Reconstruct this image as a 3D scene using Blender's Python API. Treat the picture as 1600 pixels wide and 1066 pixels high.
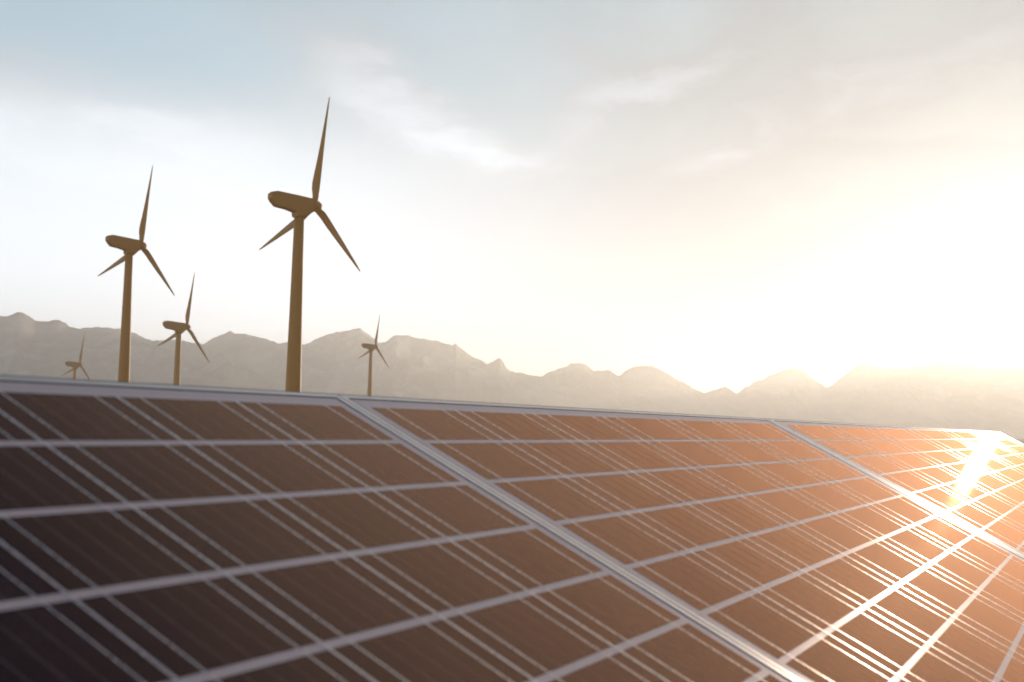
import bpy, bmesh, math, random
import numpy as np
from mathutils import Vector, Matrix, noise

for o in list(bpy.data.objects):
    bpy.data.objects.remove(o)
scene = bpy.context.scene
COL = scene.collection
R = math.radians

# ------------------------------------------------------------------ camera
F = 2105.5                      # focal length in pixels of the 1600 px wide frame
ROLL = R(1.45)
UNIT = 0.13                     # metres per row of solar cells
uh_c = np.array([0.41066932, 0.06590796, 0.90939917])      # along the array, camera frame (x right, y down, z forward)
vh_c = np.array([0.80120597, 0.44999824, -0.39442435])     # down the slope of the array
o_c = np.array([-1.86112411, 0.79585378, 17.07532269])     # top left cell corner of the middle panel
sr, cr = math.sin(ROLL), math.cos(ROLL)
PITCH = math.atan((uh_c[1] * cr - uh_c[0] * sr) / uh_c[2])
sp, cp = math.sin(PITCH), math.cos(PITCH)
up_c = np.array([sr * cp, -cr * cp, sp])
fw_c = np.array([0., 0., 1.]) - sp * up_c
fw_c /= np.linalg.norm(fw_c)
rt_c = np.cross(fw_c, up_c)
W = np.stack([rt_c, fw_c, up_c])                           # camera frame -> world (x right, y forward, z up)
U = Vector(W @ uh_c).normalized()
V = Vector(W @ vh_c)
V = (V - U * V.dot(U)).normalized()
N = V.cross(U).normalized()
if N.z < 0:
    N = -N
PANEL_LOW = 0.55                                           # height of the lower edge over the ground
org_rel = Vector(W @ o_c) * UNIT
low_rel = org_rel + V * (10.35 * UNIT)
CAM_H = PANEL_LOW - low_rel.z
CAM = Vector((0, 0, CAM_H))
ORG = CAM + org_rel


def ray(x, y):
    """world direction seen at a pixel of the 1600 px wide photograph (used to find where real things stand)"""
    d = Vector(W @ np.array([(x - 800) / F, (y - 533) / F, 1.0]))
    return d


cam_data = bpy.data.cameras.new('camera')
cam = bpy.data.objects.new('camera', cam_data)
COL.objects.link(cam)
xr = Vector(W @ np.array([1., 0, 0])); yu = Vector(W @ np.array([0, -1., 0])); zb = Vector(W @ np.array([0, 0, -1.]))
cam.matrix_world = Matrix(((xr.x, yu.x, zb.x, CAM.x), (xr.y, yu.y, zb.y, CAM.y), (xr.z, yu.z, zb.z, CAM.z), (0, 0, 0, 1)))
cam_data.sensor_width = 36
cam_data.lens = F * 36 / 1600
cam_data.clip_start = 0.05
cam_data.clip_end = 60000
cam_data.dof.use_dof = True
cam_data.dof.focus_distance = 6.5
cam_data.dof.aperture_fstop = 47.4 / 6.8      # a 6.8 mm wide aperture
scene.camera = cam

# ------------------------------------------------------------------ sun
sd = ray(1650, 498).normalized()
SUN_EL = math.asin(sd.z)
SUN_AZ = math.atan2(sd.x, sd.y)
ld = bpy.data.lights.new('sun', 'SUN')
ld.energy = 2.0
ld.angle = R(0.6)
ld.color = (1.0, 0.85, 0.68)
sun = bpy.data.objects.new('sun', ld)
sun.rotation_euler = (-sd).to_track_quat('-Z', 'Y').to_euler()
sun.location = (0, 0, 50)
COL.objects.link(sun)

# ------------------------------------------------------------------ sky
world = bpy.data.worlds.new('World')
scene.world = world
world.use_nodes = True
nt = world.node_tree
nt.nodes.clear()


class NB:
    """small helper to write node graphs"""
    def __init__(s, t): s.t = t
    def n(s, kind, **kw):
        x = s.t.nodes.new(kind)
        for k, v in kw.items(): setattr(x, k, v)
        return x
    def put(s, sock, v):
        if isinstance(v, bpy.types.NodeSocket): s.t.links.new(v, sock)
        elif v is not None: sock.default_value = v
    def m(s, op, a, b=None, c=None, clamp=False):
        x = s.n('ShaderNodeMath', operation=op, use_clamp=clamp)
        s.put(x.inputs[0], a)
        if b is not None: s.put(x.inputs[1], b)
        if c is not None: s.put(x.inputs[2], c)
        return x.outputs[0]
    def vm(s, op, a, b=None):
        x = s.n('ShaderNodeVectorMath', operation=op)
        s.put(x.inputs[0], a)
        if b is not None: s.put(x.inputs[1], b)
        return x
    def noise(s, vec, scale, detail=5, rough=.5, dist=0.0):
        x = s.n('ShaderNodeTexNoise')
        s.put(x.inputs['Vector'], vec)
        x.inputs['Scale'].default_value = scale; x.inputs['Detail'].default_value = detail
        x.inputs['Roughness'].default_value = rough; x.inputs['Distortion'].default_value = dist
        return x.outputs['Fac']
    def ss(s, v, a, b):
        x = s.n('ShaderNodeMapRange', interpolation_type='SMOOTHSTEP')
        s.put(x.inputs['Value'], v)
        x.inputs['From Min'].default_value = a; x.inputs['From Max'].default_value = b
        return x.outputs['Result']
    def mix(s, f, a, b):
        x = s.n('ShaderNodeMix', data_type='RGBA')
        s.put(x.inputs['Factor'], f)
        s.put(x.inputs['A'], a if isinstance(a, bpy.types.NodeSocket) else (*a, 1))
        s.put(x.inputs['B'], b if isinstance(b, bpy.types.NodeSocket) else (*b, 1))
        return x.outputs['Result']


g = NB(nt)
out = g.n('ShaderNodeOutputWorld')
tc = g.n('ShaderNodeTexCoord')
dirv = g.vm('NORMALIZE', tc.outputs['Generated']).outputs[0]
sep = g.n('ShaderNodeSeparateXYZ'); g.put(sep.inputs[0], dirv)
el = g.m('ARCSINE', sep.outputs['Z'])
az = g.m('ARCTAN2', sep.outputs['X'], sep.outputs['Y'])
sky = g.n('ShaderNodeTexSky', sky_type='NISHITA')
sky.sun_disc = False
sky.sun_elevation = SUN_EL
sky.sun_rotation = SUN_AZ
sky.air_density = 1.0; sky.dust_density = 1.6; sky.ozone_density = 2.0
bg1 = g.n('ShaderNodeBackground')
g.put(bg1.inputs['Color'], g.vm('MULTIPLY', sky.outputs[0], (.80, 1.0, 1.22)).outputs[0]); bg1.inputs['Strength'].default_value = 0.05

# high thin cloud: noise laid out on a flat layer far above, plus the cloud banks seen in the sky
zc = g.m('ADD', g.m('MAXIMUM', sep.outputs['Z'], 0.0), 0.12)
comb = g.n('ShaderNodeCombineXYZ')
g.put(comb.inputs[0], g.m('DIVIDE', sep.outputs['X'], zc))
g.put(comb.inputs[1], g.m('MULTIPLY', g.m('DIVIDE', sep.outputs['Y'], zc), 0.7))
cp_ = comb.outputs[0]
n1 = g.noise(cp_, 0.9, 6, .55, .6)
n2 = g.noise(cp_, 3.2, 7, .6, .4)
n3 = g.noise(g.vm('ADD', cp_, (7.3, 2.1, 0)).outputs[0], 1.7, 5, .5, .3)
cmb2 = g.n('ShaderNodeCombineXYZ')
g.put(cmb2.inputs[0], sep.outputs['X']); g.put(cmb2.inputs[1], g.m('MULTIPLY', el, 2.4)); g.put(cmb2.inputs[2], g.m('MULTIPLY', sep.outputs['Y'], .6))
w1 = g.m('SUBTRACT', g.noise(cmb2.outputs[0], 5.5, 6, .55, .3), .5)
w2 = g.m('SUBTRACT', g.noise(g.vm('ADD', cmb2.outputs[0], (3.1, 5.2, 1.0)).outputs[0], 7.5, 6, .6, .3), .5)
azw = g.m('ADD', az, g.m('MULTIPLY', w1, .16))
elw = g.m('ADD', el, g.m('MULTIPLY', w2, .10))


def azel(x, y):
    d = ray(x, y).normalized()
    return math.atan2(d.x, d.y), math.asin(d.z)


def blob(x, y, rx, ry, slope, amp):
    """a soft bank of cloud; centre given by where it stands in the sky"""
    a0, e0 = azel(x, y)
    rx /= F; ry /= F
    da = g.m('SUBTRACT', azw, a0); de = g.m('SUBTRACT', elw, e0)
    c, s = math.cos(slope), math.sin(slope)
    p = g.m('DIVIDE', g.m('ADD', g.m('MULTIPLY', da, c), g.m('MULTIPLY', de, s)), rx)
    q = g.m('DIVIDE', g.m('SUBTRACT', g.m('MULTIPLY', de, c), g.m('MULTIPLY', da, s)), ry)
    d2 = g.m('ADD', g.m('MULTIPLY', p, p), g.m('MULTIPLY', q, q))
    return g.m('MULTIPLY', g.m('EXPONENT', g.m('MULTIPLY', d2, -1.0)), amp)


# low veil of cloud: everything below a wavy line of elevation is whitish
veil_line = g.m('ADD', g.m('ADD', 0.205, g.m('MULTIPLY', w1, .12)), g.m('ADD', g.m('MULTIPLY', sep.outputs['X'], -.10), g.m('MULTIPLY', g.m('SUBTRACT', 1.0, sep.outputs['Y']), .10)))  # cloud line also raised behind the camera, brightening what faces it
veil = g.ss(g.m('SUBTRACT', veil_line, el), -0.055, 0.05)
veil2 = g.ss(g.m('SUBTRACT', g.m('ADD', .30, g.m('MULTIPLY', w2, .2)), el), -0.12, 0.16)
mask = g.m('MAXIMUM', g.m('MULTIPLY', veil, 0.94), g.m('MULTIPLY', veil2, .35))
wisp = None
for b in [(600, 140, 150, 55, -.5, .6), (700, 215, 140, 32, -.35, .4), (860, 75, 110, 22, -.3, .5), (1190, 195, 120, 60, .35, .9), (1010, 130, 190, 32, .5, .8), (760, 240, 90, 16, -.1, .4),
          (1480, 90, 240, 50, .3, .4), (60, 215, 330, 40, -.1, .4), (1330, 300, 200, 30, .1, .25)]:
    bl = blob(*b)
    bl = g.m('MULTIPLY', bl, g.m('ADD', .25, g.m('MULTIPLY', g.ss(n2, .36, .62), 1.1)))
    wisp = bl if wisp is None else g.m('ADD', wisp, bl)
mask = g.m('ADD', mask, wisp)
mask = g.m('ADD', mask, g.m('MULTIPLY', g.ss(n1, .42, .72), .40))
mask = g.m('ADD', mask, g.m('MULTIPLY', g.ss(az, -.12, .30), .55))      # grey veil thickening towards the sun's side
mask = g.m('ADD', mask, g.m('MULTIPLY', g.ss(n3, .5, .75), .12))
# beyond the frame the cloud thins out towards the zenith
mask = g.m('MULTIPLY', mask, g.m('SUBTRACT', 1.0, g.m('MULTIPLY', g.ss(el, .40, .70), .97)))
mask = g.m('MINIMUM', mask, 0.96)
# glow of the low sun in the thin cloud
sdot = g.vm('DOT_PRODUCT', dirv, tuple(sd)).outputs['Value']
ang = g.m('ARCCOSINE', g.m('MINIMUM', sdot, 0.999999))
g_wide = g.m('EXPONENT', g.m('MULTIPLY', g.m('POWER', ang, 1.3), -3.4))
g_near = g.m('EXPONENT', g.m('MULTIPLY', g.m('MULTIPLY', ang, ang), -90.0))
side = g.m('ADD', .5, g.m('MULTIPLY', sdot, .5))
ccol = g.mix(g.m('MINIMUM', g_wide, 1.0), (.79, .86, .94), (.72, .85, 1.0))
bg2 = g.n('ShaderNodeBackground')
g.put(bg2.inputs['Color'], ccol)
low = g.m('SUBTRACT', 1.0, g.ss(g.m('SUBTRACT', el, g.m('MULTIPLY', g.m('SUBTRACT', 1.0, sep.outputs['Y']), .10)), .03, .27))  # low sky raised behind the camera to brighten rock faces and rails
bank = g.m('MULTIPLY', g.m('SUBTRACT', 1.0, g.ss(g.m('ADD', el, g.m('MULTIPLY', w1, .10)), .16, .36)), g.m('SUBTRACT', 1.0, g.ss(sep.outputs['X'], -.22, .20)))   # bright bank of cloud away from the sun
g.put(bg2.inputs['Strength'], g.m('ADD', g.m('ADD', g.m('ADD', g.m('ADD', g.m('MULTIPLY', low, .17), g.m('MULTIPLY', bank, g.m('ADD', .33, g.m('MULTIPLY', low, .22)))), g.m('MULTIPLY', wisp, .15)), .205), g.m('ADD', g.m('MULTIPLY', g_wide, .0), g.m('MULTIPLY', g_near, .25))))
mx = g.n('ShaderNodeMixShader')
bg3 = g.n('ShaderNodeBackground')              # clear air high above the haze layer
g.put(bg3.inputs['Color'], g.mix(g.ss(el, .34, .72), (.33, .47, .56), (.006, .018, .06)))
mx0 = g.n('ShaderNodeMixShader'); mx0.inputs[0].default_value = .6
g.put(mx0.inputs[1], bg1.outputs[0]); g.put(mx0.inputs[2], bg3.outputs[0])
g.put(mx.inputs[0], mask); g.put(mx.inputs[1], mx0.outputs[0]); g.put(mx.inputs[2], bg2.outputs[0])
g.put(out.inputs['Surface'], mx.outputs[0])
world.cycles.sampling_method = 'MANUAL'
world.cycles.sample_map_resolution = 1024

scene.view_settings.view_transform = 'Standard'
scene.view_settings.look = 'None'
scene.view_settings.gamma = 1.0
scene.view_settings.use_curve_mapping = False
scene.view_settings.exposure = 0.92
scene.cycles.use_denoising = True
scene.cycles.max_bounces = 6
scene.cycles.volume_bounces = 2
scene.cycles.transparent_max_bounces = 8
scene.cycles.sample_clamp_indirect = 6.0


# ------------------------------------------------------------------ helpers
def material(name):
    m = bpy.data.materials.new(name)
    m.use_nodes = True
    m.node_tree.nodes.clear()
    b = NB(m.node_tree)
    o = b.n('ShaderNodeOutputMaterial')
    return m, b, o


def link(name, me, mat=None, parent=None, loc=None):
    o = bpy.data.objects.new(name, me)
    COL.objects.link(o)
    if mat is not None and me is not None and not me.materials:
        me.materials.append(mat)
    if parent is not None:
        o.parent = parent
    if loc is not None:
        o.location = loc
    return o


def mesh(name, verts, faces, smooth=False):
    me = bpy.data.meshes.new(name)
    me.from_pydata([tuple(v) for v in verts], [], faces)
    me.update()
    if smooth:
        for p in me.polygons: p.use_smooth = True
    return me


def fix_normals(me):
    bm = bmesh.new(); bm.from_mesh(me)
    bmesh.ops.recalc_face_normals(bm, faces=bm.faces)
    bm.to_mesh(me); bm.free()


def slab(name, x0, x1, y0, y1, z0, z1, uv=False, chamfer=0.0):
    """box with optional chamfered top edges"""
    c = chamfer
    if c > 0:
        vs = [(x0, y0, z0), (x1, y0, z0), (x1, y1, z0), (x0, y1, z0),
              (x0, y0, z1 - c), (x1, y0, z1 - c), (x1, y1, z1 - c), (x0, y1, z1 - c),
              (x0 + c, y0 + c, z1), (x1 - c, y0 + c, z1), (x1 - c, y1 - c, z1), (x0 + c, y1 - c, z1)]
        fs = [(3, 2, 1, 0), (0, 1, 5, 4), (1, 2, 6, 5), (2, 3, 7, 6), (3, 0, 4, 7),
              (4, 5, 9, 8), (5, 6, 10, 9), (6, 7, 11, 10), (7, 4, 8, 11), (8, 9, 10, 11)]
    else:
        vs = [(x0, y0, z0), (x1, y0, z0), (x1, y1, z0), (x0, y1, z0), (x0, y0, z1), (x1, y0, z1), (x1, y1, z1), (x0, y1, z1)]
        fs = [(3, 2, 1, 0), (0, 1, 5, 4), (1, 2, 6, 5), (2, 3, 7, 6), (3, 0, 4, 7), (4, 5, 6, 7)]
    me = mesh(name, vs, fs)
    if uv:
        l = me.uv_layers.new(name='UVMap')
        for p in me.polygons:
            for li in p.loop_indices:
                v = me.vertices[me.loops[li].vertex_index].co
                l.data[li].uv = ((v.x - x0) / (x1 - x0), (v.y - y0) / (y1 - y0))
    return me


# ------------------------------------------------------------------ materials
# glass-laminated surfaces: tinted anti-reflection glass over the cell / backsheet; two gloss lobes (glass face, textured glass)
def laminate(b, base, rough_base, spec_tint, f0_ior, broad, broad_tint):
    dif = b.n('ShaderNodeBsdfDiffuse'); b.put(dif.inputs['Color'], base)
    g1 = b.n('ShaderNodeBsdfGlossy'); g1.inputs['Color'].default_value = (*spec_tint, 1); b.put(g1.inputs['Roughness'], rough_base)
    g2 = b.n('ShaderNodeBsdfGlossy'); g2.inputs['Color'].default_value = (*broad_tint, 1); g2.inputs['Roughness'].default_value = 0.52
    fr = b.n('ShaderNodeFresnel'); fr.inputs['IOR'].default_value = f0_ior
    m1 = b.n('ShaderNodeMixShader'); m1.inputs[0].default_value = broad
    b.put(m1.inputs[1], g1.outputs[0]); b.put(m1.inputs[2], g2.outputs[0])
    m2 = b.n('ShaderNodeMixShader'); b.put(m2.inputs[0], fr.outputs[0])
    b.put(m2.inputs[1], dif.outputs[0]); b.put(m2.inputs[2], m1.outputs[0])
    return m2.outputs[0]


def make_cell_mat():
    m, b, o = material('silicon_cell')
    uv = b.n('ShaderNodeUVMap')
    s = b.n('ShaderNodeSeparateXYZ'); b.put(s.inputs[0], uv.outputs[0])
    lines = None
    for c in (1 / 3., .5, 2 / 3.):
        l = b.m('LESS_THAN', b.m('ABSOLUTE', b.m('SUBTRACT', s.outputs[0], c)), .0075)
        lines = l if lines is None else b.m('ADD', lines, l)
    # fine printed fingers along the slope
    fing = b.m('GREATER_THAN', b.m('FRACT', b.m('MULTIPLY', s.outputs[0], 36.0)), .86)
    oi = b.n('ShaderNodeObjectInfo')
    tcc = b.n('ShaderNodeTexCoord')
    mp = b.n('ShaderNodeMapping'); b.put(mp.inputs['Vector'], tcc.outputs['Object'])
    mp.inputs['Scale'].default_value = (1, 1, 1)
    off = b.vm('ADD', tcc.outputs['Object'], None)
    cmb = b.n('ShaderNodeCombineXYZ'); b.put(cmb.inputs[0], b.m('MULTIPLY', oi.outputs['Random'], 37.0)); b.put(off.inputs[1], cmb.outputs[0])
    vor = b.n('ShaderNodeTexVoronoi', feature='F1'); b.put(vor.inputs['Vector'], off.outputs[0]); vor.inputs['Scale'].default_value = 70
    cl = b.n('ShaderNodeSeparateColor'); b.put(cl.inputs[0], vor.outputs['Color'])
    grain = cl.outputs[0]
    base = b.mix(grain, (.0025, .0045, .020), (.004, .006, .025))
    base = b.mix(b.m('MULTIPLY', oi.outputs['Random'], .45), base, (.016, .010, .010))
    base = b.mix(b.m('MULTIPLY', fing, .05), base, (.20, .15, .13))
    base = b.mix(b.m('MULTIPLY', lines, .22), base, (.45, .36, .33))
    dust = b.noise(off.outputs[0], 9.0, 6, .65)
    film = b.noise(b.vm('ADD', tcc.outputs['Object'], b.vm('MULTIPLY', off.outputs[0], (0, 0, 0)).outputs[0]).outputs[0], 3.0, 8, .7)
    base = b.mix(b.m('MULTIPLY', b.ss(b.m('ADD', b.m('MULTIPLY', dust, .6), b.m('MULTIPLY', film, .4)), .46, .62), .045), base, (.30, .22, .17))
    rough = b.m('ADD', .015, b.m('MULTIPLY', dust, .02))
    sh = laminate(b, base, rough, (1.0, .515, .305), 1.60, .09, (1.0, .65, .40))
    b.put(o.inputs['Surface'], sh)
    return m


def make_backsheet_mat():
    m, b, o = material('white_backsheet')
    tcc = b.n('ShaderNodeTexCoord')
    d = b.noise(tcc.outputs['Object'], 6.0, 6, .6)
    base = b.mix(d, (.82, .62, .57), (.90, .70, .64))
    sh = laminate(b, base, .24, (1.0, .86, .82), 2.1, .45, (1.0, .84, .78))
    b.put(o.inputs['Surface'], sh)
    return m


def make_metal_mat(name, c0, c1, rough, metal_amt=.35, scale=(3, 160, 160)):
    m, b, o = material(name)
    p = b.n('ShaderNodeBsdfPrincipled')
    tcc = b.n('ShaderNodeTexCoord')
    mp = b.n('ShaderNodeMapping'); b.put(mp.inputs['Vector'], tcc.outputs['Object']); mp.inputs['Scale'].default_value = scale
    d = b.noise(mp.outputs[0], 1.0, 4, .6)
    sp_ = b.noise(tcc.outputs['Object'], 25.0, 5, .7)
    col = b.mix(d, c0, c1)
    col = b.mix(b.m('MULTIPLY', b.ss(sp_, .55, .75), .10), col, (.30, .24, .19))
    b.put(p.inputs['Base Color'], col)
    p.inputs['Metallic'].default_value = metal_amt
    b.put(p.inputs['Roughness'], b.m('ADD', rough, b.m('MULTIPLY', sp_, .15)))
    b.put(o.inputs['Surface'], p.outputs[0])
    return m


def simple(name, c, rough, metal=0.0, var=.15, scale=8.0):
    m, b, o = material(name)
    p = b.n('ShaderNodeBsdfPrincipled')
    tcc = b.n('ShaderNodeTexCoord')
    d = b.noise(tcc.outputs['Object'], scale, 5, .6)
    b.put(p.inputs['Base Color'], b.mix(d, tuple(x * (1 - var) for x in c), tuple(x * (1 + var) for x in c)))
    p.inputs['Roughness'].default_value = rough
    p.inputs['Metallic'].default_value = metal
    b.put(o.inputs['Surface'], p.outputs[0])
    return m


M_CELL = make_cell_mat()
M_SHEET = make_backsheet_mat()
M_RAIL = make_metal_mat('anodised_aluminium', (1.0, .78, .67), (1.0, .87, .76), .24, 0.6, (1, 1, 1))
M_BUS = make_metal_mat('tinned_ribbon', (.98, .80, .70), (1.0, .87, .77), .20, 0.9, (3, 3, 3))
M_DARK = simple('dark_strip', (.06, .042, .034), .6)  # dark tone shared by the joint ring and the added edge strip
M_STEEL = simple('galvanised_steel', (.36, .36, .36), .45, .7)
M_TURB = simple('backlit_brown_steel', (.60, .275, .042), .55, 0, .06, .05)  # white turbines; brown of the backlight and glare is put into the colour
M_CONC = simple('concrete', (.30, .28, .25), .9)


# ------------------------------------------------------------------ ground
def make_ground():
    m, b, o = material('dry_sand')
    p = b.n('ShaderNodeBsdfPrincipled')
    tcc = b.n('ShaderNodeTexCoord')
    a = b.noise(tcc.outputs['Object'], .012, 8, .6)
    c = b.noise(tcc.outputs['Object'], 1.3, 8, .65)
    e = b.noise(tcc.outputs['Object'], 24.0, 5, .6)
    col = b.mix(a, (.40, .29, .19), (.50, .38, .25))
    col = b.mix(b.m('MULTIPLY', b.ss(c, .5, .7), .45), col, (.21, .14, .08))
    b.put(p.inputs['Base Color'], col)
    p.inputs['Roughness'].default_value = .95
    bp = b.n('ShaderNodeBump'); bp.inputs['Strength'].default_value = .5; bp.inputs['Distance'].default_value = .04
    b.put(bp.inputs['Height'], b.m('ADD', c, b.m('MULTIPLY', e, .4)))
    b.put(p.inputs['Normal'], bp.outputs[0])
    b.put(o.inputs['Surface'], p.outputs[0])
    rings = [0, 2, 4, 7, 11, 17, 26, 40, 60, 90, 130, 190, 280, 420, 620, 900, 1300, 1800, 2500, 3400, 4500, 5800]
    na = 96
    vs = [(0, 0, 0)]; fs = []
    for r in rings[1:]:
        amp = 0.0 if r < 12 else min(1.0, (r - 12) / 200.0)
        for k in range(na):
            t = 2 * math.pi * k / na
            x, y = r * math.sin(t), r * math.cos(t)
            z = amp * 0.6 * (noise.noise((x * .004, y * .004, 3.0)) - .2)
            vs.append((x, y, z))
    for k in range(na):
        fs.append((0, 1 + (k + 1) % na, 1 + k))
    for i in range(len(rings) - 2):
        a0 = 1 + i * na; b0 = a0 + na
        for k in range(na):
            fs.append((a0 + k, a0 + (k + 1) % na, b0 + (k + 1) % na, b0 + k))
    me = mesh('ground', vs, fs, True)
    fix_normals(me)
    o = link('ground', me, m)
    o['kind'] = 'structure'
    return o


make_ground()

# ------------------------------------------------------------------ mountains
ridge_px = [(-2600, 560), (-2100, 520), (-1700, 540), (-1350, 500), (-1000, 515), (-700, 490), (-450, 505), (-250, 480), (-120, 498), (-60, 488),
            (0, 491), (12, 492), (22, 488), (32, 486), (44, 491), (56, 500), (72, 500), (84, 498), (90, 497), (98, 500), (108, 506), (120, 510), (138, 507), (154, 506), (172, 508),
            (188, 511), (208, 517), (224, 524), (240, 530), (256, 529), (272, 529), (296, 533), (316, 536), (332, 526), (348, 520), (359, 514), (368, 519),
            (384, 519), (400, 524), (416, 528), (436, 535), (456, 533), (476, 538), (492, 530), (512, 520), (524, 517), (536, 515), (548, 513), (564, 510), (576, 520), (592, 534),
            (604, 532), (612, 525), (618, 521), (640, 522), (655, 526), (682, 529), (706, 536), (712, 531), (730, 548), (745, 556), (760, 566), (770, 562), (781, 557), (790, 570), (799, 580),
            (814, 581), (832, 586), (847, 586), (868, 577), (892, 567), (913, 566), (928, 578), (940, 577), (955, 579), (967, 586), (988, 571), (1004, 569), (1021, 569), (1048, 584),
            (1078, 602), (1099, 614), (1117, 608), (1133, 602), (1151, 614), (1180, 596), (1210, 583), (1230, 576), (1243, 573), (1261, 581), (1291, 605), (1318, 587),
            (1339, 569), (1348, 566), (1384, 571), (1420, 572), (1480, 567), (1540, 572), (1600, 571), (1700, 590), (1850, 592), (2050, 605), (2300, 590), (2700, 620), (3200, 600), (4000, 650)]


def make_mountains():
    m, b, o = material('weathered_rock')
    p = b.n('ShaderNodeBsdfPrincipled')
    tcc = b.n('ShaderNodeTexCoord')
    mp = b.n('ShaderNodeMapping'); b.put(mp.inputs['Vector'], tcc.outputs['Object']); mp.inputs['Scale'].default_value = (1, .28, .6)
    a = b.noise(mp.outputs[0], .012, 10, .68, .2)
    c = b.noise(mp.outputs[0], .035, 10, .70, .1)
    d = b.noise(b.vm('ADD', mp.outputs[0], (900, 400, 10)).outputs[0], .0045, 6, .6, 1.0)
    col = b.mix(b.ss(a, .35, .65), (.36, .26, .205), (.64, .49, .40))
    col = b.mix(b.m('MULTIPLY', b.ss(c, .52, .66), .5), col, (.64, .54, .47))
    col = b.mix(b.m('MULTIPLY', b.m('MULTIPLY', b.ss(d, .52, .64), b.ss(c, .42, .6)), .9), col, (.88, .80, .74))
    b.put(p.inputs['Base Color'], col)
    p.inputs['Roughness'].default_value = .95
    bp = b.n('ShaderNodeBump'); bp.inputs['Strength'].default_value = .8; bp.inputs['Distance'].default_value = 35
    b.put(bp.inputs['Height'], b.m('ADD', a, b.m('MULTIPLY', c, .5)))
    b.put(p.inputs['Normal'], bp.outputs[0])
    b.put(o.inputs['Surface'], p.outputs[0])
    pa = np.array([azel(x, y) for x, y in ridge_px])
    A0, A1 = pa[0, 0], pa[-1, 0]
    na, nd = 1500, 44
    azs = np.linspace(A0, A1, na)
    els = np.interp(azs, pa[:, 0], pa[:, 1])
    rnd = random.Random(4)
    vs = []
    for i, a_ in enumerate(azs):
        dc = 1650 + 850 * min(1.0, max(0.0, (a_ + .36) / .72)) + 50 * noise.noise((a_ * 3.0, 0, 0)) + 30 * noise.noise((a_ * 11, 4, 0))
        inner = pa[10, 0] < a_ < pa[-9, 0]
        e = els[i] + (0.0008 * noise.noise((a_ * 420, 1, 0)) + .0010 * noise.noise((a_ * 160, 1, 3)))
        H = min(dc * math.tan(max(e, .004)) + CAM_H, 150.0)
        for j in range(nd):
            t = -1 + 2 * j / (nd - 1)                       # -1 front foot, 0 crest, 1 back foot
            d_ = dc + t * (700 if t < 0 else 650)
            x, y = d_ * math.sin(a_), d_ * math.cos(a_)
            base = (1 - abs(t)) ** (1.25)
            w = 4 * abs(t) * (1 - abs(t))
            rid = 1 - abs(noise.noise((x * .007, y * .0030, 7))) * 2
            rid2 = 1 - abs(noise.noise((x * .019, y * .007, 2))) * 2
            f3 = noise.noise((x * .05, y * .02, 5))
            h = H * (base + w * (.22 * (rid - .55) + .12 * (rid2 - .6) + .035 * f3))
            if t < 0:                                       # never above the line of sight to the crest
                h = min(h, (H - CAM_H) / dc * d_ * .995 + CAM_H)
            z = h if 0 < j < nd - 1 else -2.0
            vs.append((x, y, max(z, -2.0)))
    fs = []
    for i in range(na - 1):
        for j in range(nd - 1):
            k = i * nd + j
            fs.append((k, k + 1, k + nd + 1, k + nd))
    me = mesh('mountains', vs, fs, True)
    fix_normals(me)
    ob = link('mountain_range', me, m)
    ob['kind'] = 'structure'
    return ob


make_mountains()


# ------------------------------------------------------------------ wind turbines
def blade_mesh(Rr):
    """lofted airfoil blade along +Z, chord along X, thickness along Y"""
    st = [(.015, .052, .050, 0.0), (.055, .056, .048, 0.0), (.10, .072, .042, -.004), (.15, .092, .036, -.012), (.20, .102, .030, -.017), (.27, .098, .025, -.016),
          (.38, .085, .020, -.013), (.52, .068, .016, -.010), (.68, .050, .012, -.007), (.82, .034, .009, -.004), (.93, .022, .006, -.002), (.985, .014, .004, 0), (1.0, .004, .001, 0)]
    n = 12
    vs, fs = [], []
    for (r, c, th, off) in st:
        tw = R(20 * (1 - r) ** 2)
        for k in range(n):
            t = 2 * math.pi * k / n
            x = math.cos(t) * c / 2; y = math.sin(t) * th / 2
            if r > .1:
                y *= (.55 + .45 * math.cos(t - math.pi))  * 1.3 if abs(math.cos(t)) < .99 else 1
            x += off
            vs.append((Rr * (x * math.cos(tw) - y * math.sin(tw)), Rr * (x * math.sin(tw) + y * math.cos(tw)), Rr * r))
    for s in range(len(st) - 1):
        for k in range(n):
            a = s * n + k; b_ = s * n + (k + 1) % n
            fs.append((a, b_, b_ + n, a + n))
    fs.append(tuple(range(n))[::-1]); fs.append(tuple((len(st) - 1) * n + k for k in range(n)))
    me = mesh('blade', vs, fs, True)
    fix_normals(me)
    return me


def lathe(name, prof, n=28, axis='Z', smooth=True):
    vs, fs = [], []
    for (r, h) in prof:
        for k in range(n):
            t = 2 * math.pi * k / n
            if axis == 'Z': vs.append((r * math.cos(t), r * math.sin(t), h))
            else: vs.append((r * math.cos(t), h, r * math.sin(t)))
    for s in range(len(prof) - 1):
        for k in range(n):
            a = s * n + k; b_ = s * n + (k + 1) % n
            fs.append((a, b_, b_ + n, a + n))
    fs.append(tuple(range(n))); fs.append(tuple((len(prof) - 1) * n + k for k in range(n)))
    me = mesh(name, vs, fs, smooth)
    fix_normals(me)
    return me


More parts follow.
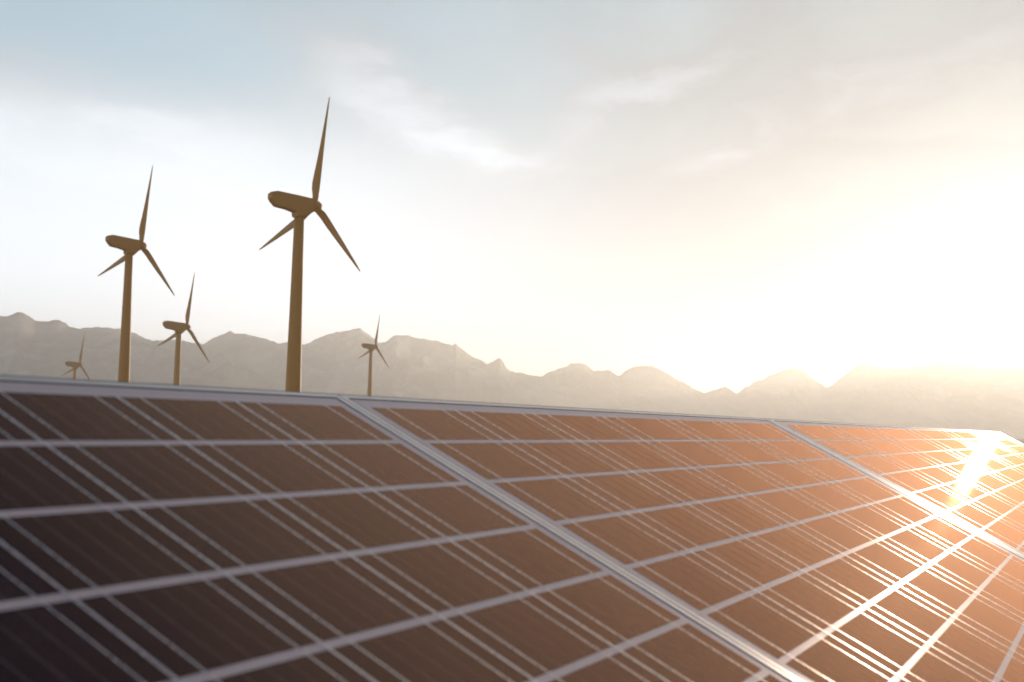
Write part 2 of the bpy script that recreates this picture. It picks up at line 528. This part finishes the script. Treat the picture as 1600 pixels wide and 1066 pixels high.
def nacelle_mesh(Rr):
    """profile in (along, up) behind the hub, extruded sideways; local +Y points out of the rotor, so along = -Y"""
    prof = [(.02, .060), (.20, .072), (.41, .083), (.455, .072), (.478, .052), (.480, .012), (.452, -.026), (.415, -.058), (.30, -.070), (.220, -.088), (.215, -.130), (.112, -.132), (.055, -.078), (.02, -.055)]
    secs = [(-.042, .84), (-.036, .95), (-.026, 1.0), (.026, 1.0), (.036, .95), (.042, .84)]
    cy = .25; cz = .008
    vs, fs = [], []
    for (x, s) in secs:
        for (a, u) in prof:
            aa = cy + (a - cy) * (1 - (1 - s) * .25); uu = cz + (u - cz) * s
            vs.append((x * Rr, -aa * Rr, uu * Rr))
    n = len(prof)
    for s in range(len(secs) - 1):
        for k in range(n):
            a = s * n + k; b_ = s * n + (k + 1) % n
            fs.append((a, b_, b_ + n, a + n))
    fs.append(tuple(range(n))); fs.append(tuple((len(secs) - 1) * n + k for k in range(n)))
    me = mesh('nacelle', vs, fs)
    fix_normals(me)
    return me


TR = 6.5
ME_BLADE = blade_mesh(TR)
ME_NAC = nacelle_mesh(TR)
ME_SPIN = lathe('spinner', [(.012 * TR, .072 * TR), (.030 * TR, .062 * TR), (.046 * TR, .035 * TR), (.054 * TR, 0), (.054 * TR, -.03 * TR)], 24, 'Y')


def make_turbine(hx, hy, rpx, label, scale=1.0, yaw_rel=57.0, phase=10.8):
    """hub where it stands in the view, distance from the size of its rotor"""
    Rr = TR * scale
    d = ray(hx, hy)
    dist = F * Rr / rpx
    hub = CAM + d * dist
    azm = math.atan2(d.x, d.y)
    na_ = azm + R(yaw_rel)                    # compass direction the rotor faces
    nrm = Vector((math.sin(na_), math.cos(na_), 0))
    along = -nrm
    base = Vector((hub.x, hub.y, 0)) + along * (.163 * Rr)
    root = bpy.data.objects.new('wind_turbine', None)
    COL.objects.link(root)
    root.location = (base.x, base.y, 0)
    root.rotation_euler = (0, 0, -na_)
    root['label'] = label; root['category'] = 'wind turbine'; root['group'] = 'wind turbines in front of the mountains'
    root.empty_display_size = 5
    hl = Vector((0, .163 * Rr, hub.z))        # hub in the turbine's own frame (local +Y faces out of the rotor)
    # tower
    top = hub.z - .125 * Rr
    prof = []
    rt = lambda z: Rr * (.0445 + .0160 * ((hub.z - z) / Rr - .13))
    for i in range(9):
        z = -0.5 + (top + .5) * i / 8
        prof.append((rt(z), z))
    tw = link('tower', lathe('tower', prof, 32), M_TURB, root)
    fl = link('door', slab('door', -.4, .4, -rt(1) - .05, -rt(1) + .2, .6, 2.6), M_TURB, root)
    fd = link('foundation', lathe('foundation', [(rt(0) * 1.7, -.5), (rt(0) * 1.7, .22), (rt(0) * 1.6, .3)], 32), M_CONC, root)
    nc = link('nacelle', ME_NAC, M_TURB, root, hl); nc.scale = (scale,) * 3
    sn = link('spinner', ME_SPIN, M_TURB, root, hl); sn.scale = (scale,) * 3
    for k in range(3):
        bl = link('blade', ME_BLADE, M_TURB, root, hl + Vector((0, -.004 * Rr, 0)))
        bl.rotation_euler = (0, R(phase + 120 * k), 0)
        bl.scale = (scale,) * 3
    return root


make_turbine(492, 322, 171, 'largest backlit brown wind turbine, the nearest, its upper blade reaching highest into the sky')
make_turbine(220.5, 384, 127, 'second tallest backlit brown wind turbine, standing between the smallest turbine and the mid sized one')
make_turbine(292, 511, 87.5, 'mid sized backlit brown wind turbine between the two tallest ones, its hub just above the ridge', 1.15)
make_turbine(587, 542, 52.5, 'small far wind turbine right of the largest one, rightmost of the five')
make_turbine(125, 570, 53.0, 'small far wind turbine leftmost of the five, wholly in front of the mountains', 1.2)


# ------------------------------------------------------------------ solar array
ROWS = 10
VTOP = 0.02            # row lines lie at v = k
panels = [
    dict(cols=[-10.92, -9.60, -8.12, -6.512, -4.739, -2.853, -.734], le=.34, re=.363, label='nearest solar panel on the left, dark and out of focus, seams blurred'),
    dict(cols=[0, 2.40, 5.204, 8.413, 12.185, 16.359, 21.267], le=.363, re=.98, label='middle solar panel between the two slanting double frame bands, brown cells in focus'),
    dict(cols=[23.341, 29.342, 37.008, 47.6, 60.9, 77.3, 97.8], le=1.086, re=2.9, label='farthest solar panel at the right end of the row, washed out by the sun'),
]
VB = ROWS + .06        # lower cell edge
ROWGAP = .045          # half gap between rows, in rows
ZS, ZC, ZB, ZR = 0.0, .0015, .010, .006


def make_panel(P):
    u0, u1 = P['cols'][0], P['cols'][-1]
    s = UNIT
    uc = (u0 + u1) / 2
    # base point: on the ground under the middle of the lower edge
    low = ORG + U * (uc * s) + V * ((VB + .28) * s)
    base = Vector((low.x, low.y, 0))
    rot = Matrix((U, -V, N)).transposed()      # local x along the row, y up the slope, z out of the glass
    root = bpy.data.objects.new('solar_panel', None)
    COL.objects.link(root)
    root.matrix_world = Matrix.Translation(base) @ rot.to_4x4()
    root.empty_display_size = .3
    root['label'] = P['label']; root['category'] = 'solar panel'; root['group'] = 'solar panels joined in one sloping row'
    Minv = root.matrix_world.inverted()
    O = Minv @ (ORG + U * (uc * s))            # local position of (uc, v=0)

    def X(u): return (u - uc) * s
    def Y(v): return -v * s
    def add(name, me, mat, loc=(0, 0, 0)):
        return link(name, me, mat, root, O + Vector(loc))
    le, re = P['le'], P['re']
    gl, gr = le * .56, re * .56                # backsheet margin, left and right, then dark joint and rail
    sl, sr_ = le * .09, re * .09
    tV, bV = -.215, VB + .30
    rT, rB = -.142, VB + .225                  # inner edges of the top and bottom rails
    # backsheet laminate
    add('backsheet', slab('backsheet', X(u0 - gl - sl), X(u1 + gr + sr_), Y(rB), Y(rT), -.05 * s, ZS), M_SHEET)
    # frame rails, mitre-free: side rails run the whole length, top and bottom rails between them
    oL, oR = u0 - le + .045 * le, u1 + re - .045 * re
    iL, iR = u0 - gl - sl, u1 + gr + sr_
    ch = .004 * s / .13
    zr = ZR * s
    add('frame_rail', slab('frame_rail', X(oL), X(iL), Y(bV), Y(tV), -.26 * s, zr, chamfer=.003 * s), M_RAIL)
    add('frame_rail', slab('frame_rail', X(iR), X(oR), Y(bV), Y(tV), -.26 * s, zr, chamfer=.003 * s), M_RAIL)
    add('frame_rail', slab('frame_rail', X(iL) + .0003, X(iR) - .0003, Y(rT), Y(tV), -.26 * s, zr, chamfer=.003 * s), M_RAIL)
    add('frame_rail', slab('frame_rail', X(iL) + .0003, X(iR) - .0003, Y(bV), Y(rB), -.26 * s, zr, chamfer=.003 * s), M_RAIL)
    # dark joint between the rail and the laminate: a ring
    a0, a1, b0, b1 = X(iL) + .0002, X(iR) - .0002, Y(rB) + .0002, Y(rT) - .0002
    wl, wr, wv = sl * s, sr_ * s, .030 * s
    z0, z1 = ZS + .0001, ZS + .0035 * s
    vs, fs = [], []
    outer = [(a0, b0), (a1, b0), (a1, b1), (a0, b1)]
    inner = [(a0 + wl, b0 + wv), (a1 - wr, b0 + wv), (a1 - wr, b1 - wv), (a0 + wl, b1 - wv)]
    for z in (z0, z1):
        for p in outer: vs.append((*p, z))
        for p in inner: vs.append((*p, z))
    for k in range(4):
        j = (k + 1) % 4
        fs += [(k + 8, j + 8, j + 12, k + 12), (k, j, j + 8, k + 8), (k + 4, k + 12, j + 12, j + 4), (k, k + 4, j + 4, j)]
    me = mesh('dark_joint', vs, fs); fix_normals(me)
    add('dark_joint', me, M_DARK)
    # narrow dark strip added to draw an edge line behind the top rail
    add('edge_strip', slab('edge_strip', X(oL), X(oR), Y(tV) + .0003, Y(tV) + .020 * s, -.26 * s, zr - .001 * s), M_DARK)
    # cells, ten rows of six
    for c in range(6):
        c0, c1 = P['cols'][c], P['cols'][c + 1]
        w = c1 - c0
        ga = 0 if c == 0 else .014 * w
        gb = 0 if c == 5 else .014 * w
        x0, x1 = X(c0 + ga), X(c1 - gb)
        hw = (x1 - x0) / 2; xm = (x0 + x1) / 2
        hh = (.5 - ROWGAP) * s
        me = slab('cell', -hw, hw, -hh, hh, ZS + .00005, ZC * s + .0001, uv=True)
        for r in range(ROWS):
            if r == 0:
                h0 = (1 - ROWGAP - .0985) * s / 2
                mt = slab('cell', -hw, hw, -h0, h0, ZS + .00005, ZC * s + .0001, uv=True)
                add('cell', mt, M_CELL, (xm, Y((.0985 + 1 - ROWGAP) / 2), 0))
            else:
                add('cell', me, M_CELL, (xm, Y(r + .5), 0))
        if c < 5:                                # bright strip down the gap between two columns of cells
            gw = .0085 * w * s
            add('gap_strip', slab('gap_strip', -gw, gw, Y(VB - .02), Y(.10), ZS + .00005, ZC * s + .0004), M_BUS, (X(c1), 0, 0))
        # two bright ribbons per column of cells, running the length of the string
        for fr in (1 / 6., 5 / 6.):
            xc = x0 + (x1 - x0) * fr
            bw = .0056 * w * s
            add('busbar', slab('busbar', -bw, bw, Y(VB - .02), Y(.10), ZC * s + .00015, ZC * s + .0003), M_BUS, (xc, 0, 0))
    # stand: purlins under the frame and galvanised legs
    n_leg = 2
    for vv in (2.2, 8.2):
        add('purlin', slab('purlin', X(oL) + .02, X(oR) - .02, Y(vv) - .025, Y(vv) + .025, -.26 * s - .06, -.26 * s - .0005), M_STEEL)
    span = X(oR) - X(oL)
    nl = max(2, int(span / 3.0) + 1)
    for vv in (2.2, 8.2):
        for k in range(nl):
            xx = X(oL) + span * (.12 + .76 * k / (nl - 1))
            topl = O + Vector((xx, Y(vv), -.26 * s - .061))
            tw = root.matrix_world @ topl
            vs = []
            for (zz) in (-.15, tw.z):
                for dx, dy in ((-.03, -.03), (.03, -.03), (.03, .03), (-.03, .03)):
                    vs.append(Minv @ Vector((tw.x + dx, tw.y + dy, zz)))
            me = mesh('support_leg', vs, [(3, 2, 1, 0), (4, 5, 6, 7), (0, 1, 5, 4), (1, 2, 6, 5), (2, 3, 7, 6), (3, 0, 4, 7)])
            fix_normals(me)
            link('support_leg', me, M_STEEL, root)
    return root


for P in panels:
    make_panel(P)

# ------------------------------------------------------------------ haze
def make_haze():
    m, b, o = material('haze')
    p = b.n('ShaderNodeVolumePrincipled')
    p.inputs['Color'].default_value = (.985, .925, .85, 1)
    p.inputs['Density'].default_value = 0.00050
    p.inputs['Anisotropy'].default_value = .62
    b.put(o.inputs['Volume'], p.outputs[0])
    me = slab('haze', -6000, 6000, -6000, 6000, -4, 158)
    h = link('haze', me, m)
    h['kind'] = 'stuff'


make_haze()
print('CAM_H', CAM_H, 'pitch', math.degrees(PITCH), 'sun el', math.degrees(SUN_EL), 'az', math.degrees(SUN_AZ), 'tilt', math.degrees(math.acos(N.z)), 'sun.N', sd.dot(N))
